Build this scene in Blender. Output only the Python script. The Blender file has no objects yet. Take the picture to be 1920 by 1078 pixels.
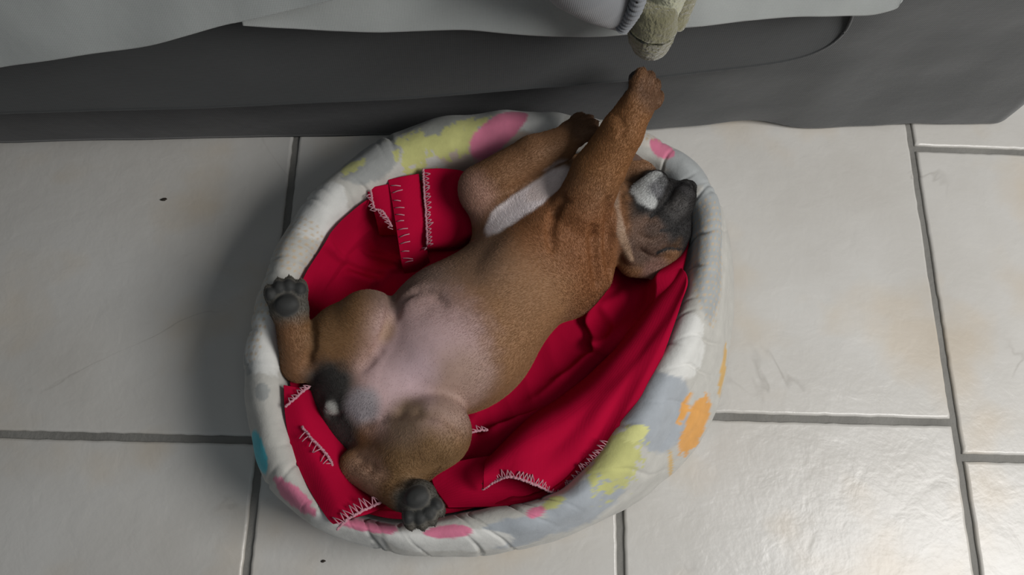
import bpy, bmesh, math, random
import numpy as np
from mathutils import Vector, Matrix, noise as mnoise
from math import sin, cos, pi, radians
random.seed(7); np.random.seed(7)
S = bpy.context.scene
COL = S.collection

# ------------------------------------------------------------------ camera
FPX = 1579.431; TILT, ROLL, YAW, CAMH = 0.33460225, 0.10975893, -0.08505251, 0.96100357
cam_data = bpy.data.cameras.new('camera'); cam = bpy.data.objects.new('camera', cam_data); COL.objects.link(cam)
CM = Matrix.Rotation(YAW, 3, 'Z') @ Matrix.Rotation(TILT, 3, 'X') @ Matrix.Rotation(ROLL, 3, 'Z')
cam.matrix_world = Matrix.Translation((0, 0, CAMH)) @ CM.to_4x4()
cam_data.sensor_width = 36; cam_data.lens = FPX / 1920 * 36; cam_data.clip_start = 0.02; cam_data.clip_end = 50
S.camera = cam
# ------------------------------------------------------------------ world, lights, exposure
W = bpy.data.worlds.new('room_light'); S.world = W; W.use_nodes = True
bg = W.node_tree.nodes['Background']; bg.inputs[0].default_value = (0.80, 0.90, 1.0, 1); bg.inputs[1].default_value = 0.07
def area(name, loc, target, sx, sy, power, color):
    l = bpy.data.lights.new(name, 'AREA'); l.shape = 'RECTANGLE'; l.size = sx; l.size_y = sy; l.energy = power; l.color = color
    o = bpy.data.objects.new(name, l); COL.objects.link(o); o.location = loc
    o.rotation_euler = (Vector(target) - Vector(loc)).to_track_quat('-Z', 'Y').to_euler()
    return o
area('window_light', (1.20, -0.13, 1.33), (0.40, 0.10, 0), 0.75, 0.75, 21.0, (1.0, 0.975, 0.95))
area('overhead_fill', (0.2, -0.25, 2.4), (0.1, 0.2, 0), 1.0, 0.8, 2.6, (0.93, 0.97, 1.0))  # unseen overhead lamp, added as a weak second light
S.view_settings.view_transform = 'Standard'; S.view_settings.look = 'None'
S.view_settings.gamma = 1; S.view_settings.use_curve_mapping = False
S.view_settings.exposure = 0.18

# ------------------------------------------------------------------ helpers
CMn = np.array(CM)
def ray(px, py):
    return CMn @ np.array([(px - 960) / FPX, -(py - 539) / FPX, -1.0])
def P(px, py, z):                       # point of the room at height z seen at that place of the photograph
    v = ray(px, py); t = (z - CAMH) / v[2]
    return v * t + np.array([0, 0, CAMH])
def F(px, py, y0, k=0.06):              # point on an upright plane y = y0 + k x
    v = ray(px, py); t = y0 / (v[1] - k * v[0])
    return v * t + np.array([0, 0, CAMH])
def smooth(me):
    me.polygons.foreach_set('use_smooth', [True] * len(me.polygons))
def mesh_obj(name, verts, faces, mat=None, parent=None, sm=True, colors=None):
    me = bpy.data.meshes.new(name)
    me.from_pydata([tuple(map(float, v)) for v in verts], [], [tuple(map(int, f)) for f in faces]); me.update()
    if sm: smooth(me)
    if mat: me.materials.append(mat)
    if colors is not None:
        a = me.color_attributes.new('coat', 'FLOAT_COLOR', 'POINT')
        c = np.ones((len(verts), 4), np.float32); c[:, :3] = colors
        a.data.foreach_set('color', c.ravel())
    o = bpy.data.objects.new(name, me); COL.objects.link(o)
    if parent: o.parent = parent
    return o
def empty(name, loc=(0, 0, 0)):
    o = bpy.data.objects.new(name, None); COL.objects.link(o); o.location = loc; o.empty_display_size = .02
    return o
def tag(o, label=None, cat=None, group=None, kind=None):
    if label: o['label'] = label
    if cat: o['category'] = cat
    if group: o['group'] = group
    if kind: o['kind'] = kind
    return o
def catmull(pts, n, closed=False):
    pts = np.asarray(pts, float); m = len(pts)
    t = np.linspace(0, m if closed else m - 1, n, endpoint=not closed)
    i = np.floor(t).astype(int)
    if not closed: i = np.minimum(i, m - 2)
    u = (t - i)[:, None]
    def g(j):
        return pts[j % m] if closed else pts[np.clip(j, 0, m - 1)]
    p0, p1, p2, p3 = g(i - 1), g(i), g(i + 1), g(i + 2)
    return .5 * (2 * p1 + (p2 - p0) * u + (2 * p0 - 5 * p1 + 4 * p2 - p3) * u ** 2 + (3 * p1 - p0 - 3 * p2 + p3) * u ** 3)
def vnoise(p, scale, seed=0.):
    out = np.empty(len(p))
    for i, q in enumerate(p): out[i] = mnoise.noise(Vector((q[0] * scale + seed, q[1] * scale - seed, q[2] * scale + 2 * seed)))
    return out
def tube_geo(path, r, seg=6, V=None, Fc=None):
    V = [] if V is None else V; Fc = [] if Fc is None else Fc
    path = [Vector(p) for p in path]; n = len(path); base = len(V)
    rr = r if hasattr(r, '__len__') else [r] * n
    up = Vector((0, 0, 1)); 
    for i, p in enumerate(path):
        t = (path[min(i + 1, n - 1)] - path[max(i - 1, 0)]).normalized()
        a = t.cross(up)
        if a.length < .1: a = t.cross(Vector((1, 0, 0)))
        a.normalize(); b = t.cross(a)
        for k in range(seg):
            an = 2 * pi * k / seg
            V.append(tuple(p + (a * cos(an) + b * sin(an)) * rr[i]))
    for i in range(n - 1):
        for k in range(seg):
            k2 = (k + 1) % seg
            Fc.append((base + i * seg + k, base + i * seg + k2, base + (i + 1) * seg + k2, base + (i + 1) * seg + k))
    Fc.append(tuple(base + k for k in range(seg))[::-1]); Fc.append(tuple(base + (n - 1) * seg + k for k in range(seg)))
    return V, Fc
def grid_faces(nu, nv, closed_u=False):
    f = []
    for i in range(nu if closed_u else nu - 1):
        i2 = (i + 1) % nu
        for j in range(nv - 1):
            f.append((i * nv + j, i2 * nv + j, i2 * nv + j + 1, i * nv + j + 1))
    return f

# ------------------------------------------------------------------ materials
def new_mat(name):
    m = bpy.data.materials.new(name); m.use_nodes = True
    nt = m.node_tree; b = nt.nodes['Principled BSDF']
    return m, nt, b
def nd(nt, t, **kw):
    n = nt.nodes.new(t)
    for k, v in kw.items():
        if k in n.inputs.keys(): n.inputs[k].default_value = v
        else: setattr(n, k, v)
    return n
def bump_noise(nt, b, scale, strength, dist=.002, detail=4, prev=None, vec=None):
    n = nd(nt, 'ShaderNodeTexNoise', Scale=scale, Detail=detail)
    c = nt.nodes.new('ShaderNodeTexCoord')
    nt.links.new(vec if vec else c.outputs['Object'], n.inputs['Vector'])
    bp = nd(nt, 'ShaderNodeBump', Strength=strength, Distance=dist)
    nt.links.new(n.outputs['Fac'], bp.inputs['Height'])
    if prev: nt.links.new(prev.outputs[0], bp.inputs['Normal'])
    nt.links.new(bp.outputs[0], b.inputs['Normal'])
    return bp
def plain(name, col, rough=.7, sheen=0., bscale=None, bstr=.3, var=0., bdist=.002, coat=0, spec=.5):
    m, nt, b = new_mat(name)
    b.inputs['Roughness'].default_value = rough; b.inputs['Sheen Weight'].default_value = sheen
    b.inputs['Coat Weight'].default_value = coat; b.inputs['Specular IOR Level'].default_value = spec
    b.inputs['Base Color'].default_value = (*col, 1)
    if var:
        c = nt.nodes.new('ShaderNodeTexCoord'); n = nd(nt, 'ShaderNodeTexNoise', Scale=9, Detail=5)
        nt.links.new(c.outputs['Object'], n.inputs['Vector'])
        r = nt.nodes.new('ShaderNodeValToRGB'); nt.links.new(n.outputs['Fac'], r.inputs[0])
        r.color_ramp.elements[0].position = .3; r.color_ramp.elements[1].position = .7
        r.color_ramp.elements[0].color = (*[x * (1 - var) for x in col], 1)
        r.color_ramp.elements[1].color = (*[min(1, x * (1 + var)) for x in col], 1)
        nt.links.new(r.outputs[0], b.inputs['Base Color'])
    if bscale: bump_noise(nt, b, bscale, bstr, bdist)
    return m
def woven(name, col, scale=900, strength=.15, rough=.9, sheen=.3, var=.08):
    m = plain(name, col, rough, sheen, var=var)
    nt = m.node_tree; b = nt.nodes['Principled BSDF']
    c = nt.nodes.new('ShaderNodeTexCoord')
    w1 = nd(nt, 'ShaderNodeTexWave', Scale=scale / 6.28, Distortion=1.); w2 = nd(nt, 'ShaderNodeTexWave', Scale=scale / 6.28, Distortion=1.)
    w2.bands_direction = 'Z'
    for w in (w1, w2): nt.links.new(c.outputs['Object'], w.inputs['Vector'])
    a = nt.nodes.new('ShaderNodeMath'); a.operation = 'ADD'
    nt.links.new(w1.outputs['Fac'], a.inputs[0]); nt.links.new(w2.outputs['Fac'], a.inputs[1])
    n = nd(nt, 'ShaderNodeTexNoise', Scale=14., Detail=4.); nt.links.new(c.outputs['Object'], n.inputs['Vector'])
    bp = nd(nt, 'ShaderNodeBump', Strength=strength, Distance=.0006); nt.links.new(a.outputs[0], bp.inputs['Height'])
    bq = nd(nt, 'ShaderNodeBump', Strength=.3, Distance=.006); nt.links.new(n.outputs['Fac'], bq.inputs['Height'])
    nt.links.new(bp.outputs[0], bq.inputs['Normal']); nt.links.new(bq.outputs[0], b.inputs['Normal'])
    return m
def attr_mat(name, rough=.8, sheen=.2, bscale=300, bstr=.3, bdist=.001, big=None):
    m, nt, b = new_mat(name)
    a = nt.nodes.new('ShaderNodeAttribute'); a.attribute_name = 'coat'
    c = nt.nodes.new('ShaderNodeTexCoord')
    n = nd(nt, 'ShaderNodeTexNoise', Scale=70., Detail=4.); nt.links.new(c.outputs['Object'], n.inputs['Vector'])
    mr = nd(nt, 'ShaderNodeMapRange'); mr.inputs['From Min'].default_value = .25; mr.inputs['From Max'].default_value = .75
    mr.inputs['To Min'].default_value = .92; mr.inputs['To Max'].default_value = 1.08
    nt.links.new(n.outputs['Fac'], mr.inputs['Value'])
    mx = nt.nodes.new('ShaderNodeVectorMath'); mx.operation = 'SCALE'
    nt.links.new(a.outputs['Color'], mx.inputs[0]); nt.links.new(mr.outputs[0], mx.inputs['Scale'])
    nt.links.new(mx.outputs[0], b.inputs['Base Color'])
    b.inputs['Roughness'].default_value = rough; b.inputs['Sheen Weight'].default_value = sheen
    bp = bump_noise(nt, b, bscale, bstr, bdist)
    if big: bump_noise(nt, b, big[0], big[1], big[2], 3, prev=bp)
    return m, nt, b

def tile_material():
    m, nt, b = new_mat('glazed_tile')
    g = nt.nodes.new('ShaderNodeNewGeometry')
    oi = nt.nodes.new('ShaderNodeObjectInfo')
    n1 = nd(nt, 'ShaderNodeTexNoise', Scale=5., Detail=6.); nt.links.new(g.outputs['Position'], n1.inputs['Vector'])
    r = nt.nodes.new('ShaderNodeValToRGB'); nt.links.new(n1.outputs['Fac'], r.inputs[0])
    r.color_ramp.elements[0].position = .3; r.color_ramp.elements[0].color = (.53, .51, .47, 1)
    r.color_ramp.elements[1].position = .7; r.color_ramp.elements[1].color = (.63, .62, .59, 1)
    n3 = nd(nt, 'ShaderNodeTexNoise', Scale=7., Detail=3.)
    mp = nt.nodes.new('ShaderNodeMapping'); mp.inputs['Location'].default_value = (3.1, 5.2, 0)
    nt.links.new(g.outputs['Position'], mp.inputs[0]); nt.links.new(mp.outputs[0], n3.inputs['Vector'])
    r3 = nt.nodes.new('ShaderNodeValToRGB'); nt.links.new(n3.outputs['Fac'], r3.inputs[0])
    r3.color_ramp.elements[0].position = .52; r3.color_ramp.elements[0].color = (1, 1, 1, 1)
    r3.color_ramp.elements[1].position = .68; r3.color_ramp.elements[1].color = (1.0, .93, .84, 1)
    mul = nt.nodes.new('ShaderNodeMix'); mul.data_type = 'RGBA'; mul.blend_type = 'MULTIPLY'; mul.inputs['Factor'].default_value = 1
    nt.links.new(r.outputs[0], mul.inputs['A']); nt.links.new(r3.outputs[0], mul.inputs['B'])
    # faint grey veins: thin ridges of a distorted noise, broken by another noise
    n2 = nd(nt, 'ShaderNodeTexNoise', Scale=3.4, Detail=5., Distortion=.6); nt.links.new(mp.outputs[0], n2.inputs['Vector'])
    s = nt.nodes.new('ShaderNodeMath'); s.operation = 'SUBTRACT'; s.inputs[1].default_value = .5; nt.links.new(n2.outputs['Fac'], s.inputs[0])
    ab = nt.nodes.new('ShaderNodeMath'); ab.operation = 'ABSOLUTE'; nt.links.new(s.outputs[0], ab.inputs[0])
    mr = nd(nt, 'ShaderNodeMapRange'); mr.inputs['From Min'].default_value = .0; mr.inputs['From Max'].default_value = .006
    mr.inputs['To Min'].default_value = 1; mr.inputs['To Max'].default_value = 0
    nt.links.new(ab.outputs[0], mr.inputs['Value'])
    n4 = nd(nt, 'ShaderNodeTexNoise', Scale=6.5, Detail=2.); nt.links.new(g.outputs['Position'], n4.inputs['Vector'])
    mr4 = nd(nt, 'ShaderNodeMapRange'); mr4.inputs['From Min'].default_value = .56; mr4.inputs['From Max'].default_value = .66; mr4.inputs['To Max'].default_value = .32
    nt.links.new(n4.outputs['Fac'], mr4.inputs['Value'])
    vm = nt.nodes.new('ShaderNodeMath'); vm.operation = 'MULTIPLY'; nt.links.new(mr.outputs[0], vm.inputs[0]); nt.links.new(mr4.outputs[0], vm.inputs[1])
    mx = nt.nodes.new('ShaderNodeMix'); mx.data_type = 'RGBA'; mx.inputs['B'].default_value = (.24, .22, .19, 1)
    nt.links.new(vm.outputs[0], mx.inputs['Factor']); nt.links.new(mul.outputs['Result'], mx.inputs['A'])
    nt.links.new(mx.outputs['Result'], b.inputs['Base Color'])
    b.inputs['Roughness'].default_value = .30; b.inputs['Specular IOR Level'].default_value = .5
    nb = nd(nt, 'ShaderNodeTexNoise', Scale=34., Detail=3., Distortion=.5); nt.links.new(g.outputs['Position'], nb.inputs['Vector'])
    bp = nd(nt, 'ShaderNodeBump', Strength=.24, Distance=.0035); nt.links.new(nb.outputs['Fac'], bp.inputs['Height'])
    nc = nd(nt, 'ShaderNodeTexNoise', Scale=150., Detail=2.); nt.links.new(g.outputs['Position'], nc.inputs['Vector'])
    bq = nd(nt, 'ShaderNodeBump', Strength=.2, Distance=.001); nt.links.new(nc.outputs['Fac'], bq.inputs['Height'])
    nt.links.new(bp.outputs[0], bq.inputs['Normal']); nt.links.new(bq.outputs[0], b.inputs['Normal'])
    return m
M_TILE = tile_material()
M_GROUT = plain('grout', (.20, .195, .18), .95, bscale=160, bstr=.6, var=.2)
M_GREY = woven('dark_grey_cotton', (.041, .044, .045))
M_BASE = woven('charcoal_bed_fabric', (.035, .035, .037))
M_BLACK = woven('near_black_cloth', (.014, .015, .018), strength=.15)
M_SHEET = woven('white_bed_sheet', (.35, .37, .36), scale=1400, strength=.2)
M_RED = woven('red_fleece', (.43, .0012, .032), scale=1500, strength=.12, sheen=.0, var=.1)
M_RED.node_tree.nodes['Principled BSDF'].inputs['Specular IOR Level'].default_value = .12
M_THREAD = plain('pink_white_thread', (.52, .25, .30), .9, .3)
M_LINING = woven('cream_lining', (.42, .38, .33), scale=1200)

# ------------------------------------------------------------------ floor
floor = mesh_obj('floor', [(-1.6, -1.2, -.004), (1.8, -1.2, -.004), (1.8, 1.8, -.004), (-1.6, 1.8, -.004),
                           (-1.6, -1.2, -.05), (1.8, -1.2, -.05), (1.8, 1.8, -.05), (-1.6, 1.8, -.05)],
                 [(0, 1, 2, 3), (7, 6, 5, 4), (0, 4, 5, 1), (1, 5, 6, 2), (2, 6, 7, 3), (3, 7, 4, 0)], M_GROUT, sm=False)
tag(floor, kind='structure')
def tile_mesh(w, h, seed):
    rs = random.Random(seed); bm = bmesh.new()
    n = 44; g = .0038
    # rounded, slightly ragged pressed edge: ring of outline points at three levels
    out = []
    for (ax, ay, bx, by) in ((0, 0, 1, 0), (1, 0, 1, 1), (1, 1, 0, 1), (0, 1, 0, 0)):
        for k in range(n):
            t = k / n; x = (ax + (bx - ax) * t) * w; y = (ay + (by - ay) * t) * h
            j = rs.uniform(0, .0009) + .0008 * max(0, mnoise.noise(Vector((x * 60, y * 60, seed)))) 
            out.append((min(max(x, g + j), w - g - j), min(max(y, g + j), h - g - j), j))
    rings = []
    cx, cy = w / 2, h / 2
    for dz, ins in ((-.006, 0), (-.0022, 0), (-.0006, .0010), (0, .0034)):
        ring = []
        for x, y, j in out:
            sx = ins * (1 if x < cx else -1) if min(x, w - x) < .03 else 0
            sy = ins * (1 if y < cy else -1) if min(y, h - y) < .03 else 0
            ring.append(bm.verts.new((x + sx, y + sy, dz)))
        rings.append(ring)
    m = len(out)
    for a, b in zip(rings[:-1], rings[1:]):
        for i in range(m): bm.faces.new((a[i], a[(i + 1) % m], b[(i + 1) % m], b[i]))
    bm.faces.new(rings[-1]); bm.faces.new(rings[0][::-1])
    me = bpy.data.meshes.new('tile'); bm.to_mesh(me); bm.free(); me.materials.append(M_TILE)
    for p in me.polygons: p.use_smooth = len(p.vertices) == 4
    return me
cols = [(-1.0505, .1425), (-.6505, .1425), (-.2505, .160), (.1535, .1825), (.5485, .1425), (.9485, .16)]
cols = [(-1.4505, -1.0505, .1425), (-1.0505, -.6505, .160), (-.6505, -.2505, .1425), (-.2505, .1535, .165), (.1535, .5485, .1825), (.5485, .9485, .1422), (.9485, 1.35, .18)]
meshes = {}
for ci, (x0, x1, yj) in enumerate(cols):
    for k in range(-3, 4):
        w = x1 - x0
        key = (round(w, 4), (ci + k) % 2)
        if key not in meshes: meshes[key] = tile_mesh(w, .4, 11 + len(meshes))
        o = bpy.data.objects.new('tile', meshes[key]); COL.objects.link(o); o.parent = floor
        o.location = (x0, yj + .4 * k, 0)
        o.rotation_euler = (random.uniform(-.0008, .0008), random.uniform(-.0008, .0008), 0)

# ------------------------------------------------------------------ bed with its covers
ang = math.atan(.06)
def cloth_from_rows(name, rows, nu, nv, mat, parent=None, wav=0.0, wscale=12, thick=.002, seed=0., colors=None, closed=False):
    """rows: list of rows of control points (same count); spline both ways, give the sheet thickness"""
    rows = [catmull(r, nu) for r in rows]
    rows = np.array(rows)                       # nr, nu, 3
    g = np.array([catmull(rows[:, i], nv) for i in range(nu)])   # nu, nv, 3
    du = np.gradient(g, axis=0); dv = np.gradient(g, axis=1)
    nn = np.cross(du, dv); nn /= np.linalg.norm(nn, axis=2, keepdims=True) + 1e-12
    flat = g.reshape(-1, 3)
    if wav:
        w = vnoise(flat, wscale, seed) + .5 * vnoise(flat, wscale * 2.3, seed + 3)
        flat = flat + nn.reshape(-1, 3) * (w * wav)[:, None]
    o = mesh_obj(name, flat, grid_faces(nu, nv), mat, parent)
    sm = o.modifiers.new('thickness', 'SOLIDIFY'); sm.thickness = thick; sm.offset = 0
    return o, flat.reshape(nu, nv, 3)

bed = empty('bed', (0.0, .95, 0)); tag(bed, 'bed with dark fabric base standing above the tiles behind the pet bed', 'bed')
bpy.context.view_layer.update()
def rbox(name, x0, x1, y0, y1, z0, z1, mat, parent, bev=.01, shear=.06, back=None):
    bm = bmesh.new()
    bmesh.ops.create_cube(bm, size=1)
    for v in bm.verts:
        v.co = ((x0 + x1) / 2 + v.co.x * (x1 - x0), (y0 + y1) / 2 + v.co.y * (y1 - y0), (z0 + z1) / 2 + v.co.z * (z1 - z0))
    bmesh.ops.bevel(bm, geom=bm.edges[:], offset=bev, segments=3, affect='EDGES')
    for v in bm.verts: v.co.y += shear * v.co.x
    me = bpy.data.meshes.new(name); bm.to_mesh(me); bm.free(); smooth(me); me.materials.append(mat)
    o = bpy.data.objects.new(name, me); COL.objects.link(o); o.parent = parent
    if parent: o.matrix_parent_inverse = parent.matrix_world.inverted()
    return o
rbox('bed_base', -1.35, .64, .590, 1.55, .075, .27, M_BASE, bed, .012)
rbox('mattress', -1.36, .65, .575, 1.56, .275, .43, M_BASE, bed, .03)
for (x, y) in ((-1.25, .66), (.56, .66), (-1.25, 1.5), (.56, 1.5)):
    rbox('leg', x - .025, x + .025, y - .025, y + .025, 0.0, .08, plain('dark_wood', (.03, .022, .018), .5), bed, .004, shear=.06)
rbox('foot_rail', .41, .60, .553, .572, .001, .012, M_BASE, bed, .003)

# grey cover: deep drape on the right reaching the floor, upper flap with a rounded corner
cover = empty('bed_cover', (0.1, .56, .0)); tag(cover, 'dark grey cotton bed cover hanging down to the tiles behind the pet bed', 'bed cover')
bpy.context.view_layer.update()
def keep(o, p):
    o.parent = p; o.matrix_parent_inverse = p.matrix_world.inverted()
hemB = [(.168, .549, .016), (.2, .551, .010), (.262, .5575, .012), (.33, .565, .018), (.40, .563, .006), (.47, .5685, .006), (.54, .574, .008), (.60, .577, .006), (.645, .579, .006), (.668, .582, .006), (.684, .597, .010), (.70, .640, .018), (.715, .74, .018), (.72, .95, .018)]
def up(pts, z, dy=0., dx=0.): return [(p[0] + dx, p[1] + dy, z) for p in pts]
dr, _ = cloth_from_rows('lower_drape', [hemB, [(p[0], p[1] - .002, .06) for p in hemB], up(hemB, .17, -.004, -.004), up(hemB, .30, -.010, -.008), up(hemB, .435, .0, -.014)], 300, 60, M_GREY, wav=.0035, wscale=7, seed=2)
keep(dr, cover)
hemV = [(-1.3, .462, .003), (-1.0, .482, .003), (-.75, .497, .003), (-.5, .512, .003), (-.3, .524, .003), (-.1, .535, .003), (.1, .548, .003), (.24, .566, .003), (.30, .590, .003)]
va0, _ = cloth_from_rows('dark_panel', [hemV, up(hemV, .06), up(hemV, .17), up(hemV, .27)], 120, 20, M_BLACK, wav=.002, wscale=7, seed=4); keep(va0, bed)  # near-black cloth panel left of the grey drape, floor to mattress
hemA_px = [(-260, 235), (-60, 216), (0, 211), (250, 205), (500, 195), (750, 182), (1000, 164), (1200, 147), (1400, 124), (1490, 110), (1545, 90), (1580, 62), (1598, 28), (1606, -20), (1612, -90)]
YA = .503
rA = [F(a, b, YA, .10) for a, b in hemA_px]
def lift(row, z, dy):
    return [(p[0], p[1] + dy, max(z, p[2] + .0)) for p in row]
zt = .437
rows = []
for k, t in enumerate((0, .12, .4, .7, 1.0)):
    rows.append([(p[0], p[1] + (.045 - .04 * p[0]) * t, p[2] + (zt - p[2]) * t) for p in rA])
rows.append([(p[0], p[1] + .16, zt + .003) for p in rA])
fl, gA = cloth_from_rows('upper_flap', rows, 200, 50, M_GREY, wav=.002, wscale=6, seed=5)
keep(fl, cover)
V, Fc = tube_geo(gA[:, 0] + np.array([0, -.0008, .0006]), .0016, 6)
hm = mesh_obj('hem', V, Fc, M_GREY); keep(hm, cover)

# white sheet over the bed edge
sheet = empty('bed_sheet', (0, .52, .4)); tag(sheet, 'rumpled white bed sheet hanging over the top of the grey cover', 'bed sheet')
bpy.context.view_layer.update()
YS = .484
hs_back = [(455, 47), (520, 53), (600, 56), (720, 57), (850, 56), (950, 62), (1050, 68), (1110, 69), (1180, 63), (1290, 50), (1400, 40), (1500, 31), (1560, 28), (1620, 26), (1660, 18), (1690, 6), (1708, -20), (1725, -70)]
rS = [F(a, b, YS, .10) for a, b in hs_back]
for p in rS: p[2] = min(p[2], .385)
def sheet_rows(r, dy=0., lean=.05, top=.45):
    out = [[(p[0], p[1] + dy + lean * t, p[2] + (top - p[2]) * t) for p in r] for t in (0, .15, .45, .75, 1.)]
    out.append([(p[0], p[1] + dy + .17, top + .004) for p in r]); return out
o1, _ = cloth_from_rows('hanging_sheet', sheet_rows(rS, 0, .06), 200, 50, M_SHEET, wav=.004, wscale=9, seed=8); keep(o1, sheet)
hs_left = [(-300, 190), (-120, 155), (0, 128), (60, 116), (150, 101), (260, 88), (350, 66), (420, 49), (450, 43), (520, 27), (580, 13), (640, -4), (700, -30), (760, -70)]
rL = [F(a, b, YS - .012, .10) for a, b in hs_left]
for p in rL: p[2] = min(p[2], .40)
o2, _ = cloth_from_rows('sheet_corner', sheet_rows(rL, 0, .06, .458), 200, 50, M_SHEET, wav=.005, wscale=8, seed=12); keep(o2, sheet)

# ------------------------------------------------------------------ pet bed (padded oval basket)
OUT = [(458,690),(470,610),(492,530),(525,450),(575,375),(640,312),(720,258),(810,226),(900,211),(1000,212),(1090,222),(1180,243),(1250,273),(1310,315),(1347,375),(1356,450),(1350,530),(1335,610),(1305,690),(1268,770),(1222,850),(1160,925),(1080,985),(985,1022),(880,1037),(780,1037),(665,1016),(574,977),(500,905),(468,800)]
INN = [(526,690),(524,610),(555,530),(592,465),(632,410),(690,362),(760,325),(835,302),(905,287),(990,268),(1080,272),(1165,292),(1225,312),(1268,346),(1298,388),(1303,450),(1290,530),(1262,610),(1225,690),(1175,770),(1120,850),(1060,915),(985,945),(900,958),(830,972),(740,983),(660,966),(598,932),(560,862),(535,770)]
BASE = {13:(1326,330),14:(1362,390),15:(1376,470),16:(1378,550),17:(1372,640),18:(1364,725),19:(1338,800),20:(1298,862),21:(1235,925),22:(1140,985),23:(1020,1030)}
nS = len(OUT)
oR = np.array([P(a, b, .088) for a, b in OUT]); iR = np.array([P(a, b, .108) for a, b in INN])
cen = (oR.mean(0) + iR.mean(0)) / 2; cen[2] = 0
def toward(p, q, d):
    v = np.array([q[0] - p[0], q[1] - p[1], 0]); v /= np.linalg.norm(v); return p + v * d
bR = []
for i in range(nS):
    b = toward(oR[i], cen, .004); b[2] = .004
    if i in BASE:
        c = P(*BASE[i], .004); b = c
    bR.append(b)
bR = np.array(bR)
for _ in range(2): bR = .5 * bR + .25 * (np.roll(bR, 1, 0) + np.roll(bR, -1, 0))
def setz(a, z): a = a.copy(); a[:, 2] = z; return a
def inw(a, d): return np.array([toward(p, cen, d) for p in a])
ctrl = [setz(inw(bR, .015), .002), setz(bR, .006), setz(bR * .7 + oR * .3 + 0, .035), setz(inw(bR * .3 + oR * .7, -.004), .062), oR, setz(oR * .72 + iR * .28, .114), setz(oR * .42 + iR * .58, .123),
        setz(oR * .14 + iR * .86, .119), iR, setz(inw(iR, .003), .088), setz(inw(iR, .006), .055), setz(inw(iR, .014), .028), setz(inw(iR, .035), .018)]
NU, NV = 900, 72
rings = np.array([catmull(c, NU, True) for c in ctrl])
G = np.array([catmull(rings[:, i], NV) for i in range(NU)])
vv = np.linspace(0, len(ctrl) - 1, NV)
du = np.roll(G, -1, 0) - np.roll(G, 1, 0); dv = np.gradient(G, axis=1)
N = np.cross(du, dv); N /= np.linalg.norm(N, axis=2, keepdims=True) + 1e-12
if (N[0, NV // 2, 2]) < 0: N = -N
rs = np.random.RandomState(3)
arc = np.cumsum(np.linalg.norm(rings[4] - np.roll(rings[4], 1, 0), axis=1))
L = arc[-1]
disp = np.zeros((NU, NV))
for k in range(64):                               # gathers running across the rim
    a0 = rs.uniform(0, L); sl = rs.uniform(-.0022, .0022); wd = rs.uniform(.0012, .0028); am = rs.uniform(.0009, .0034)
    v0 = rs.choice([4.2, 7.6]) ; vs = rs.uniform(1.0, 2.0)
    d = (arc[:, None] - (a0 + sl * (vv[None, :] - 6) + .002 * np.sin(vv[None, :] * 1.7 + k)))
    d = (d + L / 2) % L - L / 2
    disp -= am * np.exp(-(d / wd) ** 2) * np.exp(-((vv[None, :] - v0) / vs) ** 2)
disp += .0010 * np.sin(arc[:, None] / L * 2 * pi * 23 + 2 * np.sin(arc[:, None] * 11)) * np.exp(-((vv[None, :] - 5.5) / 2.6) ** 2)
disp -= .0022 * np.exp(-((vv[None, :] - 3.55) / .12) ** 2)      # seam where the rim roll meets the side
flatG = G.reshape(-1, 3)
nz = vnoise(flatG, 45, 1.) * .0009 + vnoise(flatG, 18, 4.) * .0016
Gd = flatG + N.reshape(-1, 3) * (disp.reshape(-1) + nz)[:, None]
# printed pattern: (px, py, z, rx, ry, turn, colour, roughness of edge)
cream = np.array([.50, .49, .45]); white = (.66, .66, .63); blue = (.36, .39, .42); grey = (.33, .34, .33)
yel = (.50, .50, .19); pink = (.66, .19, .30); cyan = (.06, .52, .62); org = (.70, .34, .08); tan = (.50, .40, .24)
PR = [(1325,470,.10,34,130,0,(.36,.38,.38),.3),(1290,320,.11,46,34,30,(.38,.40,.40),.5),(1235,770,.10,70,75,30,blue,.3),(1100,940,.10,95,38,-32,blue,.4),(965,1000,.10,75,26,-10,blue,.5),(700,1022,.09,28,16,0,grey,.4),
      (478,680,.09,15,34,0,grey,.5),(497,740,.11,14,16,0,grey,.6),(700,300,.11,70,40,-35,grey,.4),(830,240,.10,120,40,-12,(.30,.31,.28),.4),(1000,235,.10,60,28,0,white,.5),
      (600,400,.11,60,45,-45,white,.5),(500,650,.11,40,60,0,white,.6),(1270,650,.11,60,60,20,white,.4),(840,1012,.11,120,22,0,white,.4),(640,1000,.10,60,30,20,white,.6),(1205,262,.11,34,22,20,(.62,.58,.52),.3),(910,295,.09,90,16,-12,(.45,.37,.31),.3),
      (775,288,.11,30,36,0,yel,1.8),(842,272,.11,60,22,-15,yel,1.8),(880,240,.11,36,14,-10,yel,2.),(662,320,.11,26,11,-25,(.50,.50,.20),2.2),(1150,868,.10,44,62,30,yel,1.8),(1185,820,.10,22,14,-20,(.62,.62,.25),2.),(1036,944,.105,22,10,-25,yel,.9),
      (935,252,.11,62,24,-32,pink,.25),(1238,285,.11,26,18,35,pink,.25),(556,932,.10,48,17,38,pink,.9),(690,985,.11,58,15,8,pink,.6),(842,998,.11,46,13,-3,pink,.25),(1003,962,.105,17,11,-25,pink,.4),
      (491,850,.095,17,42,-18,cyan,.25),(1305,795,.045,26,58,24,org,.9),(1277,772,.06,7,30,22,org,.9),(1357,690,.03,7,48,5,(.60,.38,.13),.2),(1256,872,.03,5,22,-30,(.60,.40,.15),.3)]
cl = np.tile(cream, (len(Gd), 1))
n1 = vnoise(flatG, 110, 6.); n2 = vnoise(flatG, 260, 9.)
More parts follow.
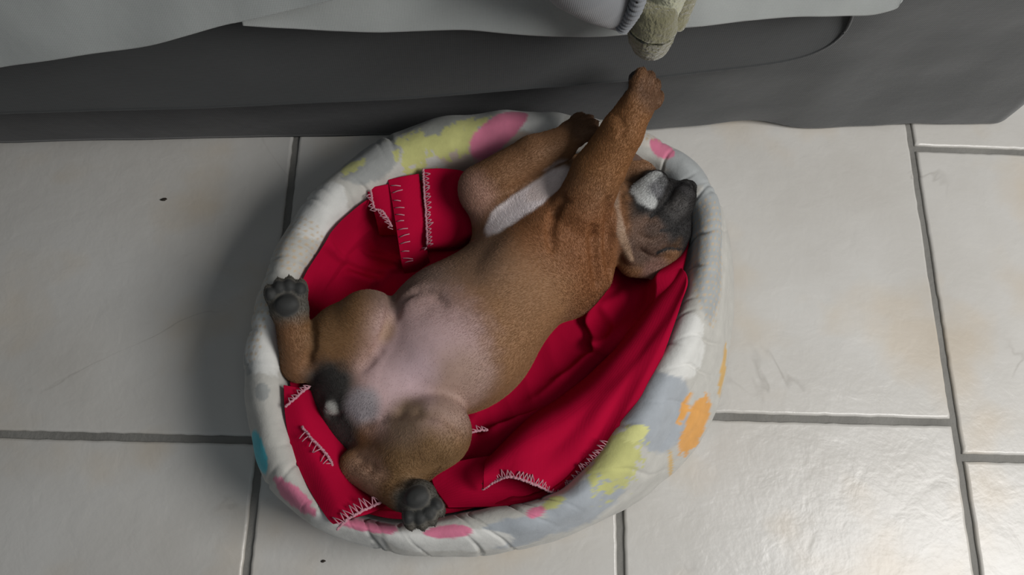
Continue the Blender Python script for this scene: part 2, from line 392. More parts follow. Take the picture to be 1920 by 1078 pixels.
streak = vnoise(flatG * np.array([1., .35, 1.]), 200, 2.)
for (px, py, z, rx, ry, turn, c, rg) in PR:
    C0 = P(px, py, z); ex = P(px + 10, py, z) - C0; ey = P(px, py + 10, z) - C0
    A = np.linalg.inv(np.array([[ex[0], ey[0]], [ex[1], ey[1]]])) * 10
    q = (flatG[:, :2] - C0[:2]) @ A.T
    a = radians(turn); u = (q[:, 0] * cos(a) + q[:, 1] * sin(a)) / rx; v = (-q[:, 0] * sin(a) + q[:, 1] * cos(a)) / ry
    d = np.sqrt(u * u + v * v) + rg * (.25 * n1 + .18 * n2 + (.25 * streak if rg > 1 else 0))
    w = np.clip((1.0 - d) / .10 + .5, 0, 1) * (np.abs(flatG[:, 2] - z) < .07)
    cl = cl * (1 - w[:, None]) + np.array(c) * w[:, None]
# small orange sprigs on some stretches
iu = np.repeat(np.arange(NU), NV); jv = np.tile(np.arange(NV), NU)
aa = arc[iu]; va = np.tile(np.cumsum(np.concatenate([[0], np.linalg.norm(np.diff(G[0], axis=0), axis=1)])), NU)
cell = .0075; gu = aa / cell; gv = va / cell + .5 * (np.floor(gu) % 2)
dd = np.sqrt(((gu % 1) - .5) ** 2 + ((gv % 1) - .5) ** 2) + .12 * n2
reg = np.zeros(len(flatG))
for (px, py, rx, ry) in ((1328, 490, 40, 120), (560, 460, 45, 55), (486, 590, 22, 90), (1215, 262, 24, 18)):
    C0 = P(px, py, .11); q = (flatG[:, :2] - C0[:2]) / .0006
    reg = np.maximum(reg, ((q[:, 0] / rx) ** 2 + (q[:, 1] / ry) ** 2 < 1) * 1.)
w = np.clip((.30 - dd) / .12, 0, 1) * reg * .6 * (flatG[:, 2] > .03)
cl = cl * (1 - w[:, None]) + np.array((.58, .40, .20)) * w[:, None]
jin = jv > 52
cl[vv[jv] > 9.2] = (.40, .36, .31)
M_PRINT, _, _b = attr_mat('printed_cotton', .85, .2, 700, .25, .0006, big=(60, .35, .003))
pet = empty('pet_bed', (float(cen[0]), float(cen[1]), 0))
tag(pet, 'oval padded pet bed of pale printed cotton on the tiles by the bed', 'pet bed')
bpy.context.view_layer.update()
ring = mesh_obj('padded_rim', Gd, grid_faces(NU, NV, True), M_PRINT, colors=cl); keep(ring, pet)
# bottom pad
nr = 16
edge = catmull(ctrl[-1], 120, True); pv = []
for j in range(nr):
    t = j / (nr - 1); pv += list(edge * (1 - t) * 1.0 + (cen + np.array([0, 0, .022])) * t)
pv = np.array(pv).reshape(nr, 120, 3).transpose(1, 0, 2).reshape(-1, 3)
keep(mesh_obj('bottom_pad', pv, grid_faces(120, nr, True), M_LINING), pet)
V, Fc = [], []
pipe = catmull(setz(inw(bR * .5 + oR * .5, -.003), .048), 400, True)
# ------------------------------------------------------------------ red blanket lining the pet bed
blanket = empty('blanket', (float(cen[0]), float(cen[1]), .03))
tag(blanket, 'crumpled red fleece blanket with pale overlocked edges inside the pet bed', 'blanket')
bpy.context.view_layer.update()
NB, NR = 420, 150
wall = catmull(inw(iR, .006), NB, True); low = catmull(setz(inw(iR, .014), .06), NB, True)
foot = catmull(setz(inw(iR, .035), .034), NB, True)
# how high it climbs the wall, by station
hi = dict(zip(range(30), [.098,.10,.108,.110,.110,.106,.095,.078,.070,.07,.08,.085,.085,.09,.098,.104,.106,.108,.108,.108,.104,.10,.088,.080,.080,.090,.095,.09,.085,.09]))
hcol = catmull(np.array([[hi[i], 0, 0] for i in range(30)]), NB, True)[:, 0]
Bv = np.zeros((NB, NR, 3))
for i in range(NB):
    top = wall[i].copy(); top[2] = hcol[i] + .004 * mnoise.noise(Vector((i * .11, 0, 0)))
    c0 = cen + np.array([0, 0, .032])
    Bv[i] = catmull([top, low[i] + np.array([0, 0, .0]), foot[i], foot[i] * .6 + c0 * .4, foot[i] * .25 + c0 * .75, c0], NR)
fb = Bv.reshape(-1, 3)
tt = np.tile(np.linspace(0, 1, NR), NB)
wn = np.zeros(len(fb))
for sc, am, sd, dirx, diry in ((8, .010, 1, 1.0, -.45), (16, .004, 5, .7, .8), (34, .0012, 9, 1, .3)):
    q = np.stack([fb[:, 0] * dirx + fb[:, 1] * diry, (-fb[:, 0] * diry + fb[:, 1] * dirx) * .4, fb[:, 2] * .6], 1)
    n = vnoise(q, sc, sd); wn += am * (1 - 2.2 * np.abs(n))
wn -= .004
def pl_dist(pts):
    q = [P(a, b, .06)[:2] for a, b in pts]; best = np.full(len(fb), 9.)
    for a, b in zip(q[:-1], q[1:]):
        ab = b - a; t = np.clip(((fb[:, :2] - a) @ ab) / (ab @ ab), 0, 1); best = np.minimum(best, np.linalg.norm(fb[:, :2] - a - t[:, None] * ab, axis=1))
    return best
for pts, a, wd in (([(1280, 545), (1180, 640), (1060, 740), (930, 830)], .024, .017), ([(1150, 530), (1120, 600), (1150, 660)], .014, .010), ([(1100, 590), (1130, 650), (1170, 690)], -.012, .006),
                   ([(1140, 690), (1030, 760), (900, 800)], -.012, .008), ([(600, 470), (680, 510), (740, 470)], .012, .010), ([(590, 520), (650, 490), (700, 500)], -.012, .005),
                   ([(650, 420), (690, 460), (760, 480)], -.010, .005), ([(1170, 565), (1215, 540), (1255, 520)], .030, .020), ([(1240, 620), (1190, 720), (1100, 800)], .012, .010)):
    wn += a * np.exp(-(pl_dist(pts) / wd) ** 2)
fade = np.clip(tt / .10, 0.08, 1) * (1 - np.clip((tt - .75) / .25, 0, .8))
fb2 = fb.copy(); cdir = np.array([cen[0], cen[1], .20]) - fb; cdir /= np.linalg.norm(cdir, axis=1, keepdims=True)
fb2 += cdir * (np.maximum(wn, -.010 * np.clip((tt - .22) / .2, 0, 1)) * fade)[:, None]
bl = mesh_obj('blanket_body', fb2, grid_faces(NB, NR, True), M_RED); keep(bl, blanket)
def flap(name, rows, nu, nv, wav=.002, wscale=22, seed=0, thick=.003):
    o, g = cloth_from_rows(name, [[P(*q) for q in r] for r in rows], nu, nv, M_RED, wav=wav, wscale=wscale, seed=seed, thick=thick)
    keep(o, blanket); return o, g
def stitch(path, n, teeth=.008, side=1, r=.00058, gap=.0065, nrm=(0, 0, 1), name='stitching', zig=True, core=True):
    path = catmull(path, n * 3); V, Fc = [], []
    rs = random.Random(n)
    if core:
        wig = path + np.array([[rs.uniform(-.0006, .0006) for _ in range(3)] for _ in path])
        tube_geo(wig, r * 2.2, 6, V, Fc)
    acc = 0; nz = Vector(nrm)
    for i in range(1, len(path) - 1):
        acc += np.linalg.norm(path[i] - path[i - 1])
        if acc < gap: continue
        acc = 0
        t = Vector(path[i + 1] - path[i - 1]).normalized(); s = nz.cross(t).normalized() * side
        p = Vector(path[i]); L = teeth * rs.uniform(.7, 1.15)
        q = p + s * L + t * rs.uniform(-.0022, .0034) + nz * rs.uniform(0, .001)
        m = (p + q) / 2 + nz * .0012
        tube_geo([p, m, q + nz * .0003], r, 5, V, Fc)
        if zig: tube_geo([q, (p + q) / 2 + t * gap * .6 + nz * .0008, p + t * gap], r * .8, 5, V, Fc)
    o = mesh_obj(name, V, Fc, M_THREAD); keep(o, blanket); tag(o, 'pale pink overlock stitching', kind='stuff'); return o
Z3 = .003
# (a) big fold at the lower right with an open, arched hem
rowsA = [
    [(925,850,.050),(985,795,.050),(1060,742,.052),(1128,682,.056),(1188,612,.064),(1232,555,.074),(1272,500,.088)],
    [(912,864,.080),(982,808,.084),(1065,754,.088),(1135,690,.092),(1195,620,.097),(1240,560,.102),(1280,505,.108)],
    [(908,880,.095),(980,832,.099),(1072,780,.102),(1145,715,.106),(1210,648,.108),(1256,585,.112),(1288,520,.114)],
    [(906,900,.098),(968,870,.103),(1048,838,.100),(1120,785,.110),(1182,712,.112),(1238,640,.116),(1280,560,.118)],
    [(905,918,.084),(952,894,.104),(1003,909,.102),(1052,925,.090),(1102,880,.104),(1143,830,.112),(1230,700,.114)]]
oA, gA2 = flap('fold', rowsA, 140, 80, seed=3, wscale=12, wav=.003)
hemAA = gA2[:int(140 * .86), -1]
stitch([p + np.array([0, 0, .0015]) for p in hemAA[::4]], 70, .008, 1, gap=.0040)
# underside panel below the arch
rowsA2 = [[(805,880,.060),(880,862,.062),(960,850,.064),(1040,838,.066)],
          [(815,915,.066),(880,905,.070),(960,900,.072),(1060,880,.072)],
          [(840,950,.082),(900,950,.082),(970,948,.080),(1045,925,.080)]]
flap('fold', rowsA2, 50, 40, seed=7, wscale=16)
# (b) upper left: stacked panel whose left edge is overlocked
rowsB = [[(792,318,.112),(830,316,.108),(870,322,.10),(900,340,.09)],
         [(794,365,.104),(840,362,.100),(885,372,.092),(920,392,.08)],
         [(798,415,.094),(845,418,.090),(895,425,.082),(930,430,.07)],
         [(800,458,.088),(850,455,.082),(890,440,.074),(925,440,.06)],
         [(802,470,.060),(850,468,.050),(890,452,.046),(925,445,.04)]]
oB, gB = flap('fold', rowsB, 50, 50, wav=.0015, seed=11)
stitch([gB[0, j] + np.array([.001, 0, .002]) for j in range(0, 50, 5)], 30, .007, 1, gap=.0040)
rowsC = [[(728,338,.108),(752,332,.110),(785,326,.108)],
         [(735,375,.104),(757,370,.106),(790,368,.100)],
         [(745,440,.094),(770,436,.094),(800,432,.086)],
         [(752,490,.074),(778,482,.072),(800,470,.066)],
         [(757,510,.040),(782,505,.036),(805,490,.036)]]
oC, gC = flap('fold', rowsC, 30, 50, wav=.001, seed=12)
stitch([gC[2, j] + np.array([0.001, 0, .003]) for j in range(0, 44, 4)], 24, .010, 1, gap=.0075, zig=False, core=False)
rowsD = [[(688,352,.106),(705,350,.108),(735,344,.106)], [(697,385,.100),(715,382,.102),(745,385,.098)], [(705,405,.092),(722,410,.092),(745,424,.088)], [(712,440,.050),(730,440,.050),(750,440,.05)]]
oD, gD = flap('fold', rowsD, 20, 30, wav=.001, seed=14)
stitch([P(694, 356, .112), P(698, 375, .110), P(703, 392, .106), P(716, 395, .106), P(728, 412, .103), P(734, 424, .100)], 22, .006, -1, gap=.0045)
# (c) lower left band climbing over the rim
rowsE = [[(532,722,.118),(560,728,.112),(582,735,.095),(600,760,.08)],
         [(535,775,.116),(570,775,.116),(605,790,.102),(640,815,.08)],
         [(548,840,.110),(580,835,.118),(625,850,.108),(668,862,.085)],
         [(575,905,.112),(610,895,.122),(655,905,.110),(700,905,.085)],
         [(612,968,.128),(640,958,.132),(680,945,.120),(725,938,.095)],
         [(628,982,.129),(652,974,.131),(692,962,.124),(728,948,.100)]]
oE, gE = flap('fold', rowsE, 60, 90, wav=.0018, seed=17, wscale=16)
stitch([P(566, 800, .122), P(582, 820, .123), P(600, 838, .122), P(618, 860, .118), P(624, 874, .114)], 24, .009, -1, gap=.0055, zig=False)
stitch([P(535, 762, .123), P(552, 748, .122), P(570, 732, .118), P(580, 726, .114)], 14, .006, 1, gap=.005)
stitch([P(632, 992, .133), P(650, 975, .137), P(672, 962, .134), P(700, 948, .128), P(722, 938, .120)], 26, .011, 1, gap=.0048)
stitch([P(878, 815, .088), P(893, 808, .087), P(914, 806, .086)], 8, .005, 1, gap=.005)

# ------------------------------------------------------------------ puppy (one smooth body from blended solids)
X0 = np.array([-.29, .015, .022]); X1 = np.array([.30, .50, .285]); HH = .0024
dims = np.ceil((X1 - X0) / HH).astype(int)
gx = X0[0] + HH * np.arange(dims[0]); gy = X0[1] + HH * np.arange(dims[1]); gz = X0[2] + HH * np.arange(dims[2])
FIELD = np.full(dims, .05, np.float32)
def region(lo, hi, m):
    a = np.clip(((np.array(lo) - m - X0) / HH).astype(int), 0, dims - 1); b = np.clip(((np.array(hi) + m - X0) / HH).astype(int) + 2, 1, dims)
    sl = tuple(slice(a[i], b[i]) for i in range(3))
    g = np.meshgrid(gx[sl[0]], gy[sl[1]], gz[sl[2]], indexing='ij')
    return sl, [v.astype(np.float32) for v in g]
def sunion(sl, d, k):
    f = FIELD[sl]; h = np.clip(.5 + .5 * (f - d) / k, 0, 1)
    FIELD[sl] = f * (1 - h) + d * h - k * h * (1 - h)
def ssub(sl, d, k):
    f = FIELD[sl]; h = np.clip(.5 - .5 * (f + d) / k, 0, 1)
    FIELD[sl] = f * (1 - h) + (-d) * h + k * h * (1 - h)
def cone_d(g, a, b, ra, rb):
    x, y, z = g; ba = b - a; L2 = ba @ ba
    t = np.clip(((x - a[0]) * ba[0] + (y - a[1]) * ba[1] + (z - a[2]) * ba[2]) / L2, 0, 1)
    return np.sqrt((x - a[0] - t * ba[0]) ** 2 + (y - a[1] - t * ba[1]) ** 2 + (z - a[2] - t * ba[2]) ** 2) - (ra + (rb - ra) * t)
def cone(a, b, ra, rb, k=.012, sub=False):
    a = P(*a) if not isinstance(a, np.ndarray) else a; b = P(*b) if not isinstance(b, np.ndarray) else b
    r = max(ra, rb); sl, g = region(np.minimum(a, b) - r, np.maximum(a, b) + r, max(k, .006) + .012)
    (ssub if sub else sunion)(sl, cone_d(g, a, b, ra, rb), k)
def ell(c, d, s, k=.012, upv=(0, 0, 1), sub=False):
    """ellipsoid at c; d: point or vector giving the long axis"""
    c = P(*c) if not isinstance(c, np.ndarray) else c
    d = np.asarray(d, float); d = d / np.linalg.norm(d); u = np.asarray(upv, float); u = u - d * (u @ d); u /= np.linalg.norm(u); l = np.cross(u, d)
    r = max(s); sl, g = region(c - r, c + r, max(k, .006) + .012)
    x, y, z = g[0] - c[0], g[1] - c[1], g[2] - c[2]
    A = (x * d[0] + y * d[1] + z * d[2]); B = (x * l[0] + y * l[1] + z * l[2]); Cc = (x * u[0] + y * u[1] + z * u[2])
    k0 = np.sqrt((A / s[0]) ** 2 + (B / s[1]) ** 2 + (Cc / s[2]) ** 2); k1 = np.sqrt((A / s[0] ** 2) ** 2 + (B / s[1] ** 2) ** 2 + (Cc / s[2] ** 2) ** 2) + 1e-6
    (ssub if sub else sunion)(sl, k0 * (k0 - 1) / k1, k)
def dirv(a, b): v = P(*b) - P(*a); return v / np.linalg.norm(v)
COLS = []     # colour patches: centre, radii, colour, softness
def blob(c, r, col, soft=.35, d=(1, 0, 0), s=None):
    COLS.append((P(*c) if not isinstance(c, np.ndarray) else c, r, np.array(col), soft, np.array(d, float), s))
TOES = []; PADS = []
def paw(c, d, n, size=1., dark=(.035, .036, .034), spread=1.):
    c = P(*c); d = d / np.linalg.norm(d); n = n - d * (n @ d); n /= np.linalg.norm(n); s = np.cross(d, n)
    ell(c - d * .003, d, (.018 * size, .0175 * size, .0115 * size), .004, n)
    for i in (-1.5, -.5, .5, 1.5):
        f = .0165 - .0035 * abs(i) ** 1.3
        tc = c + d * f * size + s * i * .0088 * size * spread
        td = d + s * i * .10
        ell(tc, td, (.0115 * size, .0062 * size, .0080 * size), .0012, n)
        pc = tc + d * .001 + n * .0058 * size
        ell(pc, td, (.0066 * size, .0050 * size, .0052 * size), .0010, n)
        PADS.append((pc, .0066 * size))
        TOES.append((tc + (td / np.linalg.norm(td)) * .0098 * size + n * -.0005, td / np.linalg.norm(td), n, size))
    mp = c - d * .001 * size + n * .0105 * size
    PADS.append((mp, .0115 * size))
    ell(mp, s, (.0115 * size, .0085 * size, .0060 * size), .0015, n)
    return c, d, n, s
ax = dirv((700, 740, .1), (1100, 400, .1))
# trunk
ell((862, 628, .096), ax, (.092, .081, .066), .02)
ell((1000, 500, .098), ax, (.082, .066, .064), .035)
ell((705, 742, .088), ax, (.052, .056, .048), .03)
cone((960, 430, .100), (1050, 350, .105), .040, .036, .02)
cone((1040, 450, .105), (1165, 410, .100), .050, .040, .025)
cone((1065, 540, .078), (1075, 500, .080), .034, .040, .015)
ell((792, 572, .138), dirv((760, 590, .13), (830, 560, .13)), (.026, .020, .018), .008)
ell((985, 470, .150), ax, (.05, .020, .014), .015)      # breast bone
# hind leg, photo left
cone((665, 690, .090), (690, 607, .122), .042, .033, .014)
cone((690, 607, .124), (628, 640, .112), .032, .030, .010)
cone((640, 625, .112), (562, 684, .100), .030, .018, .008)
cone((561, 680, .104), (548, 600, .134), .0185, .0165, .006)
pwL = paw((541, 572, .142), dirv((552, 620, .140), (536, 530, .150)), np.array([.10, -.30, .95]), 1.12)
# hind leg, photo bottom
cone((735, 800, .090), (815, 810, .122), .040, .034, .014)
cone((815, 812, .122), (760, 862, .112), .034, .030, .010)
cone((760, 858, .110), (668, 873, .098), .030, .016, .008)
cone((668, 874, .102), (755, 928, .130), .0165, .0160, .006)
pwR = paw((786, 940, .142), dirv((775, 920, .14), (795, 972, .148)), np.array([.05, -.10, 1.]), 1.06)
# rump, tail root
ell((640, 775, .075), dirv((600, 720, .07), (670, 830, .07)), (.045, .026, .034), .015)
cone((628, 768, .098), (619, 764, .113), .013, .0085, .006)
cone((650, 822, .058), (610, 815, .052), .014, .009, .008)
# fore leg, photo left: folded, elbow to the left
cone((965, 440, .095), (905, 368, .120), .032, .024, .012)
cone((900, 350, .128), (1000, 290, .148), .0235, .0200, .008)
cone((1000, 290, .148), (1050, 272, .152), .0200, .0185, .006)
ell((1115, 345, .084), (1, .1, 0), (.060, .036, .040), .012)
ell((1196, 312, .088), (1, -.3, 0), (.032, .022, .024), .008)
pwF = paw((1078, 248, .156), dirv((1030, 275, .150), (1115, 222, .156)), np.array([.3, -.2, -.8]), 1.05)
# fore leg, photo right: reaching up over the rim
cone((1085, 510, .092), (1082, 405, .140), .036, .029, .010)
cone((1088, 398, .148), (1120, 325, .172), .0305, .0265, .006)
cone((1120, 325, .172), (1166, 248, .205), .0265, .0215, .006)
cone((1166, 248, .205), (1188, 208, .218), .0210, .0180, .005)
pwG = paw((1202, 188, .224), dirv((1160, 245, .212), (1212, 150, .222)), np.array([-.6, .3, -.5]), 1.15, spread=1.2)
# neck folds and head
hx = dirv((1200, 470, .1), (1262, 350, .12))
ell((1222, 436, .086), hx, (.050, .044, .044), .012)
cone((1165, 420, .098), (1205, 430, .095), .040, .040, .012)
cone((1154, 338, .118), (1152, 385, .130), .0085, .0100, .005)
cone((1152, 385, .130), (1166, 440, .126), .0100, .0095, .005)
cone((1166, 440, .126), (1184, 482, .112), .0095, .0075, .005)
cone((1120, 470, .112), (1128, 520, .098), .013, .012, .006)     # skin folds of the neck
cone((1186, 492, .092), (1250, 506, .080), .016, .011, .006)     # cheek skin
ell((1240, 392, .106), hx, (.036, .030, .026), .008)             # muzzle block
ell((1268, 386, .116), dirv((1252, 425, .11), (1294, 350, .116)), (.031, .0190, .021), .004)   # near flew
ell((1208, 352, .104), dirv((1200, 380, .1), (1235, 322, .11)), (.022, .012, .014), .004)
cone((1196, 410, .116), (1216, 362, .128), .0200, .0165, .010)   # lower jaw
cone((1214, 366, .127), (1230, 342, .130), .0160, .0140, .006)
ell((1296, 352, .108), dirv((1280, 372, .1), (1300, 335, .11)), (.015, .016, .013), .005)
def hit(px, py):
    v = ray(px, py); v = v / np.linalg.norm(v); o = np.array([0, 0, CAMH])
    t = (X1[2] - CAMH) / v[2]
    for _ in range(700):
        q = (o + v * t - X0) / HH
        k = np.round(q).astype(int)
        if (k >= 0).all() and (k < dims).all():
            f = FIELD[k[0], k[1], k[2]]
            if f < 0: return o + v * t
        elif q[2] < 0: return None
        t += .0008
    return None
def groove(pts, r, depth=.0, k=.003):
    hs = [hit(*p) for p in pts]
    for a, b in zip(hs[:-1], hs[1:]):
        if a is None or b is None: continue
        d = np.array([0, 0, depth])
        n = max(1, int(np.linalg.norm(b - a) / .012))
        cone(a + d, b + d, r, r, k, sub=True)
def fine(pts, n): return [tuple(q) for q in catmull([(a, b, 0) for a, b in pts], n)[:, :2]]
groove(fine([(1214, 410), (1236, 393), (1253, 372), (1262, 353), (1280, 343), (1305, 355)], 16), .0026, .0008, .003)
groove(fine([(1176, 350), (1184, 372), (1204, 392)], 6), .0022, .0010, .004)
groove(fine([(1236, 432), (1270, 428), (1296, 404), (1307, 378)], 9), .0024, .0008, .003)
groove(fine([(1196, 440), (1222, 452), (1250, 446)], 6), .0020, .0010, .003)
groove(fine([(1200, 470), (1222, 484), (1256, 484)], 6), .0024, .0010, .003)
groove(fine([(1232, 474), (1252, 465), (1276, 466)], 7), .0022, .0006, .002)
groove(fine([(1165, 350), (1166, 390), (1176, 440), (1196, 486)], 9), .0034, .0012, .003)
groove(fine([(1112, 430), (1114, 480), (1120, 530)], 6), .0050, .0008, .005)
groove(fine([(1142, 380), (1141, 430), (1142, 480), (1150, 520)], 8), .0062, .0000, .005)
groove(fine([(1054, 372), (1040, 400), (1032, 430), (1036, 465)], 7), .0045, .0008, .005)
groove(fine([(1058, 378), (1080, 381), (1102, 378)], 5), .0020, .0010, .003)
groove(fine([(736, 555), (732, 600), (716, 645), (680, 690)], 9), .0045, .0012, .006)
groove(fine([(742, 592), (756, 560), (795, 543), (832, 566)], 8), .0035, .0014, .006)
groove(fine([(690, 790), (760, 772), (830, 782), (872, 810)], 8), .0035, .0016, .006)
groove(fine([(586, 590), (588, 640), (572, 690)], 6), .0036, .0010, .005)
groove(fine([(664, 852), (705, 884), (762, 906)], 6), .0036, .0010, .005)
groove(fine([(600, 748), (608, 770), (622, 784), (640, 776)], 6), .0024, .0010, .003)
groove(fine([(1150, 215), (1168, 232), (1166, 262)], 4), .0024, .0012, .004)

def surface_nets(f, org, h):
    ins = f < 0; nx, ny, nz = f.shape
    c = np.zeros((nx - 1, ny - 1, nz - 1), np.uint8)
    for i in (0, 1):
        for j in (0, 1):
            for k in (0, 1): c += ins[i:nx - 1 + i, j:ny - 1 + j, k:nz - 1 + k]
    act = (c > 0) & (c < 8); idx = -np.ones(c.shape, np.int64); ii = np.argwhere(act); idx[act] = np.arange(len(ii))
    acc = np.zeros((len(ii), 3)); cnt = np.zeros(len(ii))
    cs = [(i, j, k) for i in (0, 1) for j in (0, 1) for k in (0, 1)]
    for a in cs:
        for ax_ in range(3):
            if a[ax_]: continue
            b = list(a); b[ax_] = 1
            fa = f[ii[:, 0] + a[0], ii[:, 1] + a[1], ii[:, 2] + a[2]]; fb_ = f[ii[:, 0] + b[0], ii[:, 1] + b[1], ii[:, 2] + b[2]]
            m = (fa < 0) != (fb_ < 0); t = fa / (fa - fb_ + (fa == fb_))
            q = np.tile(np.array(a, float), (len(ii), 1)); q[:, ax_] += t
            acc[m] += q[m]; cnt[m] += 1
    v = (ii + acc / cnt[:, None]) * h + org
    faces = []
    for ax_ in range(3):
        n = [nx, ny, nz]; o1, o2 = [(1, 2), (2, 0), (0, 1)][ax_]
        s0 = [slice(1, n[q] - 1) for q in range(3)]; s0[ax_] = slice(0, n[ax_] - 1); s1 = list(s0); s1[ax_] = slice(1, n[ax_])
        A_, B_ = ins[tuple(s0)], ins[tuple(s1)]
        e = np.argwhere(A_ != B_); fl_ = A_[e[:, 0], e[:, 1], e[:, 2]]
        e = e + np.array([0 if q == ax_ else 1 for q in range(3)])
        def g(d1, d2):
            k = e.copy(); k[:, o1] -= d1; k[:, o2] -= d2; return idx[k[:, 0], k[:, 1], k[:, 2]]
        qd = np.stack([g(1, 1), g(0, 1), g(0, 0), g(1, 0)], 1); qd[~fl_] = qd[~fl_][:, ::-1]; faces.append(qd)
    return v, np.concatenate(faces)
pvts, pf = surface_nets(FIELD, X0, HH)
# even out the stair-steps
def relax(v, f, n, lam=.5):
    e = np.concatenate([f[:, [0, 1]], f[:, [1, 2]], f[:, [2, 3]], f[:, [3, 0]]])
    deg = np.bincount(e.ravel(), minlength=len(v))[:, None]
    for _ in range(n):
        s = np.zeros_like(v)
        for ax_ in range(3):
            s[:, ax_] = np.bincount(e[:, 0], v[e[:, 1], ax_], len(v)) + np.bincount(e[:, 1], v[e[:, 0], ax_], len(v))
        v = v * (1 - lam) + lam * s / deg
    return v
pvts = relax(pvts, pf, 3)
# coat
def capblob(a, b, r, col, soft=.6):
    a, b = P(*a), P(*b)
    for t in np.linspace(0, 1, 9): COLS.append((a * (1 - t) + b * t, r, np.array(col), soft, np.array((1., 0, 0)), None))
fawn = np.array([.185, .092, .042])
n5 = vnoise(pvts[::1], 26, 3.)
blob((1060, 480, .12), .075, (.20, .082, .030), .8)
blob((960, 600, .12), .07, (.23, .12, .055), .8)
blob((900, 500, .13), .045, (.19, .11, .065), .8)
blob((770, 560, .13), .05, (.19, .125, .095), .7)
blob((790, 650, .165), .066, (.33, .22, .20), .7)
blob((772, 705, .160), .060, (.46, .32, .32), .9)
blob((870, 730, .155), .040, (.31, .205, .165), .9)
blob((765, 705, .165), .030, (.58, .42, .44), .8)
blob((640, 610, .13), .042, (.19, .10, .042), .8)
blob((725, 620, .13), .016, (.30, .19, .13), .8)
blob((800, 870, .13), .046, (.17, .095, .040), .8)
blob((770, 790, .14), .024, (.24, .155, .10), .9)
blob((690, 890, .12), .024, (.29, .17, .11), .7)
blob((880, 370, .13), .030, (.29, .165, .12), .7)
blob((952, 398, .150), .020, (.74, .68, .67), .3, ax, (1.5, .75, 3))
blob((988, 374, .150), .022, (.76, .70, .70), .3, ax, (1.6, .75, 3))
blob((1028, 346, .145), .018, (.68, .60, .58), .3, ax, (1.8, .75, 3))
blob((1150, 265, .20), .05, (.21, .095, .034), .8)
blob((628, 735, .11), .034, (.055, .050, .045), .6)
blob((632, 790, .10), .032, (.055, .050, .045), .6)
blob((680, 760, .13), .018, (.25, .22, .23), .8)
blob((622, 765, .118), .0075, (.30, .29, .27), .5)
blob((1250, 385, .11), .046, (.015, .013, .012), .35, hx, (1.1, 1.0, 2))
blob((1295, 440, .09), .034, (.020, .018, .018), .5)
blob((1208, 460, .12), .026, (.095, .055, .038), .8)
blob((1205, 430, .125), .018, (.13, .075, .05), .6)
blob((1225, 500, .09), .018, (.20, .11, .085), .6)
capblob((1152, 338, .126), (1152, 385, .139), .0055, (.26, .19, .14))  # lit edge of the neck fold, painted pale along its crest
capblob((1152, 385, .139), (1166, 440, .135), .0050, (.28, .19, .13))
capblob((1166, 440, .135), (1184, 484, .119), .0045, (.26, .17, .11))
for (x_, y_, r_) in ((1198, 352, .009), (1208, 350, .0125), (1210, 366, .0105), (1220, 378, .0075), (1218, 334, .0105), (1232, 326, .0065), (1203, 338, .009)):
    blob(hit(x_, y_), r_, (.46, .47, .46), .45)
blob(hit(1233, 352), .0100, (.13, .13, .135), 1.1)
blob(hit(1244, 338), .0070, (.09, .09, .09), 1.0)
blob(hit(1268, 384), .013, (.060, .055, .052), 1.2)  # grey sheen on the middle of the flew, painted into the coat
blob(hit(1290, 352), .010, (.045, .042, .042), 1.0)
blob(hit(1226, 430), .010, (.075, .045, .032), 1.0)
def inkline(pts, r, col=(.006, .005, .005)):
    for p_ in fine(pts, 26):
        h_ = hit(*p_)
        if h_ is not None: COLS.append((h_, r, np.array(col), .8, np.array((1., 0, 0)), None))
inkline([(1220, 406), (1238, 392), (1253, 372), (1262, 353), (1280, 343), (1305, 355)], .0026)
inkline([(1236, 432), (1270, 428), (1296, 404), (1307, 378)], .0022)
inkline([(1232, 474), (1252, 466), (1278, 468)], .0020)
for (c, d, n, s), dk in ((pwL, 1), (pwR, 1)):
    blob(c + d * .008, .029, (.085, .078, .065), .5)
for (c, d, n, s) in (pwF, pwG): blob(c + d * .010, .024, (.12, .06, .03), .5)
for pc, r in PADS: blob(pc + np.array([0, 0, .001]), r * .95, (.035, .036, .034), .3)
cc = np.tile(fawn, (len(pvts), 1)) * (1 + .15 * n5[:, None])
n6 = vnoise(pvts, 90, 5.)
for (c, r, col, soft, d, s) in COLS:
    q = pvts - c
    if s is not None:
        d = d / np.linalg.norm(d); u = np.array([0, 0, 1.]) - d * d[2]; u /= np.linalg.norm(u); l = np.cross(u, d)
        q = np.stack([q @ d / s[0], q @ l / s[1], q @ u / s[2]], 1)
    dist = np.linalg.norm(q, axis=1) / r + .10 * n6
    w = np.clip((1.0 + soft * .5 - dist) / soft, 0, 1); w = w * w * (3 - 2 * w)
    cc = cc * (1 - w[:, None]) + col * w[:, None]
cc = cc * np.where(cc.max(axis=1) < .45, 1.24, 1.15)[:, None] * np.where(cc.max(axis=1) < .06, .7, 1.)[:, None]
M_COAT, ntc, bc = attr_mat('short_coat', .72, .05, 600, .12, .001, big=(34, .05, .004))
puppy = empty('puppy', (float(P(862, 628, .04)[0]), float(P(862, 628, .04)[1]), .04))
tag(puppy, 'fawn puppy with pink belly and dark muzzle asleep on its back on the red blanket', 'dog')
bpy.context.view_layer.update()
body = mesh_obj('body', pvts, pf, M_COAT, colors=cc); keep(body, puppy)
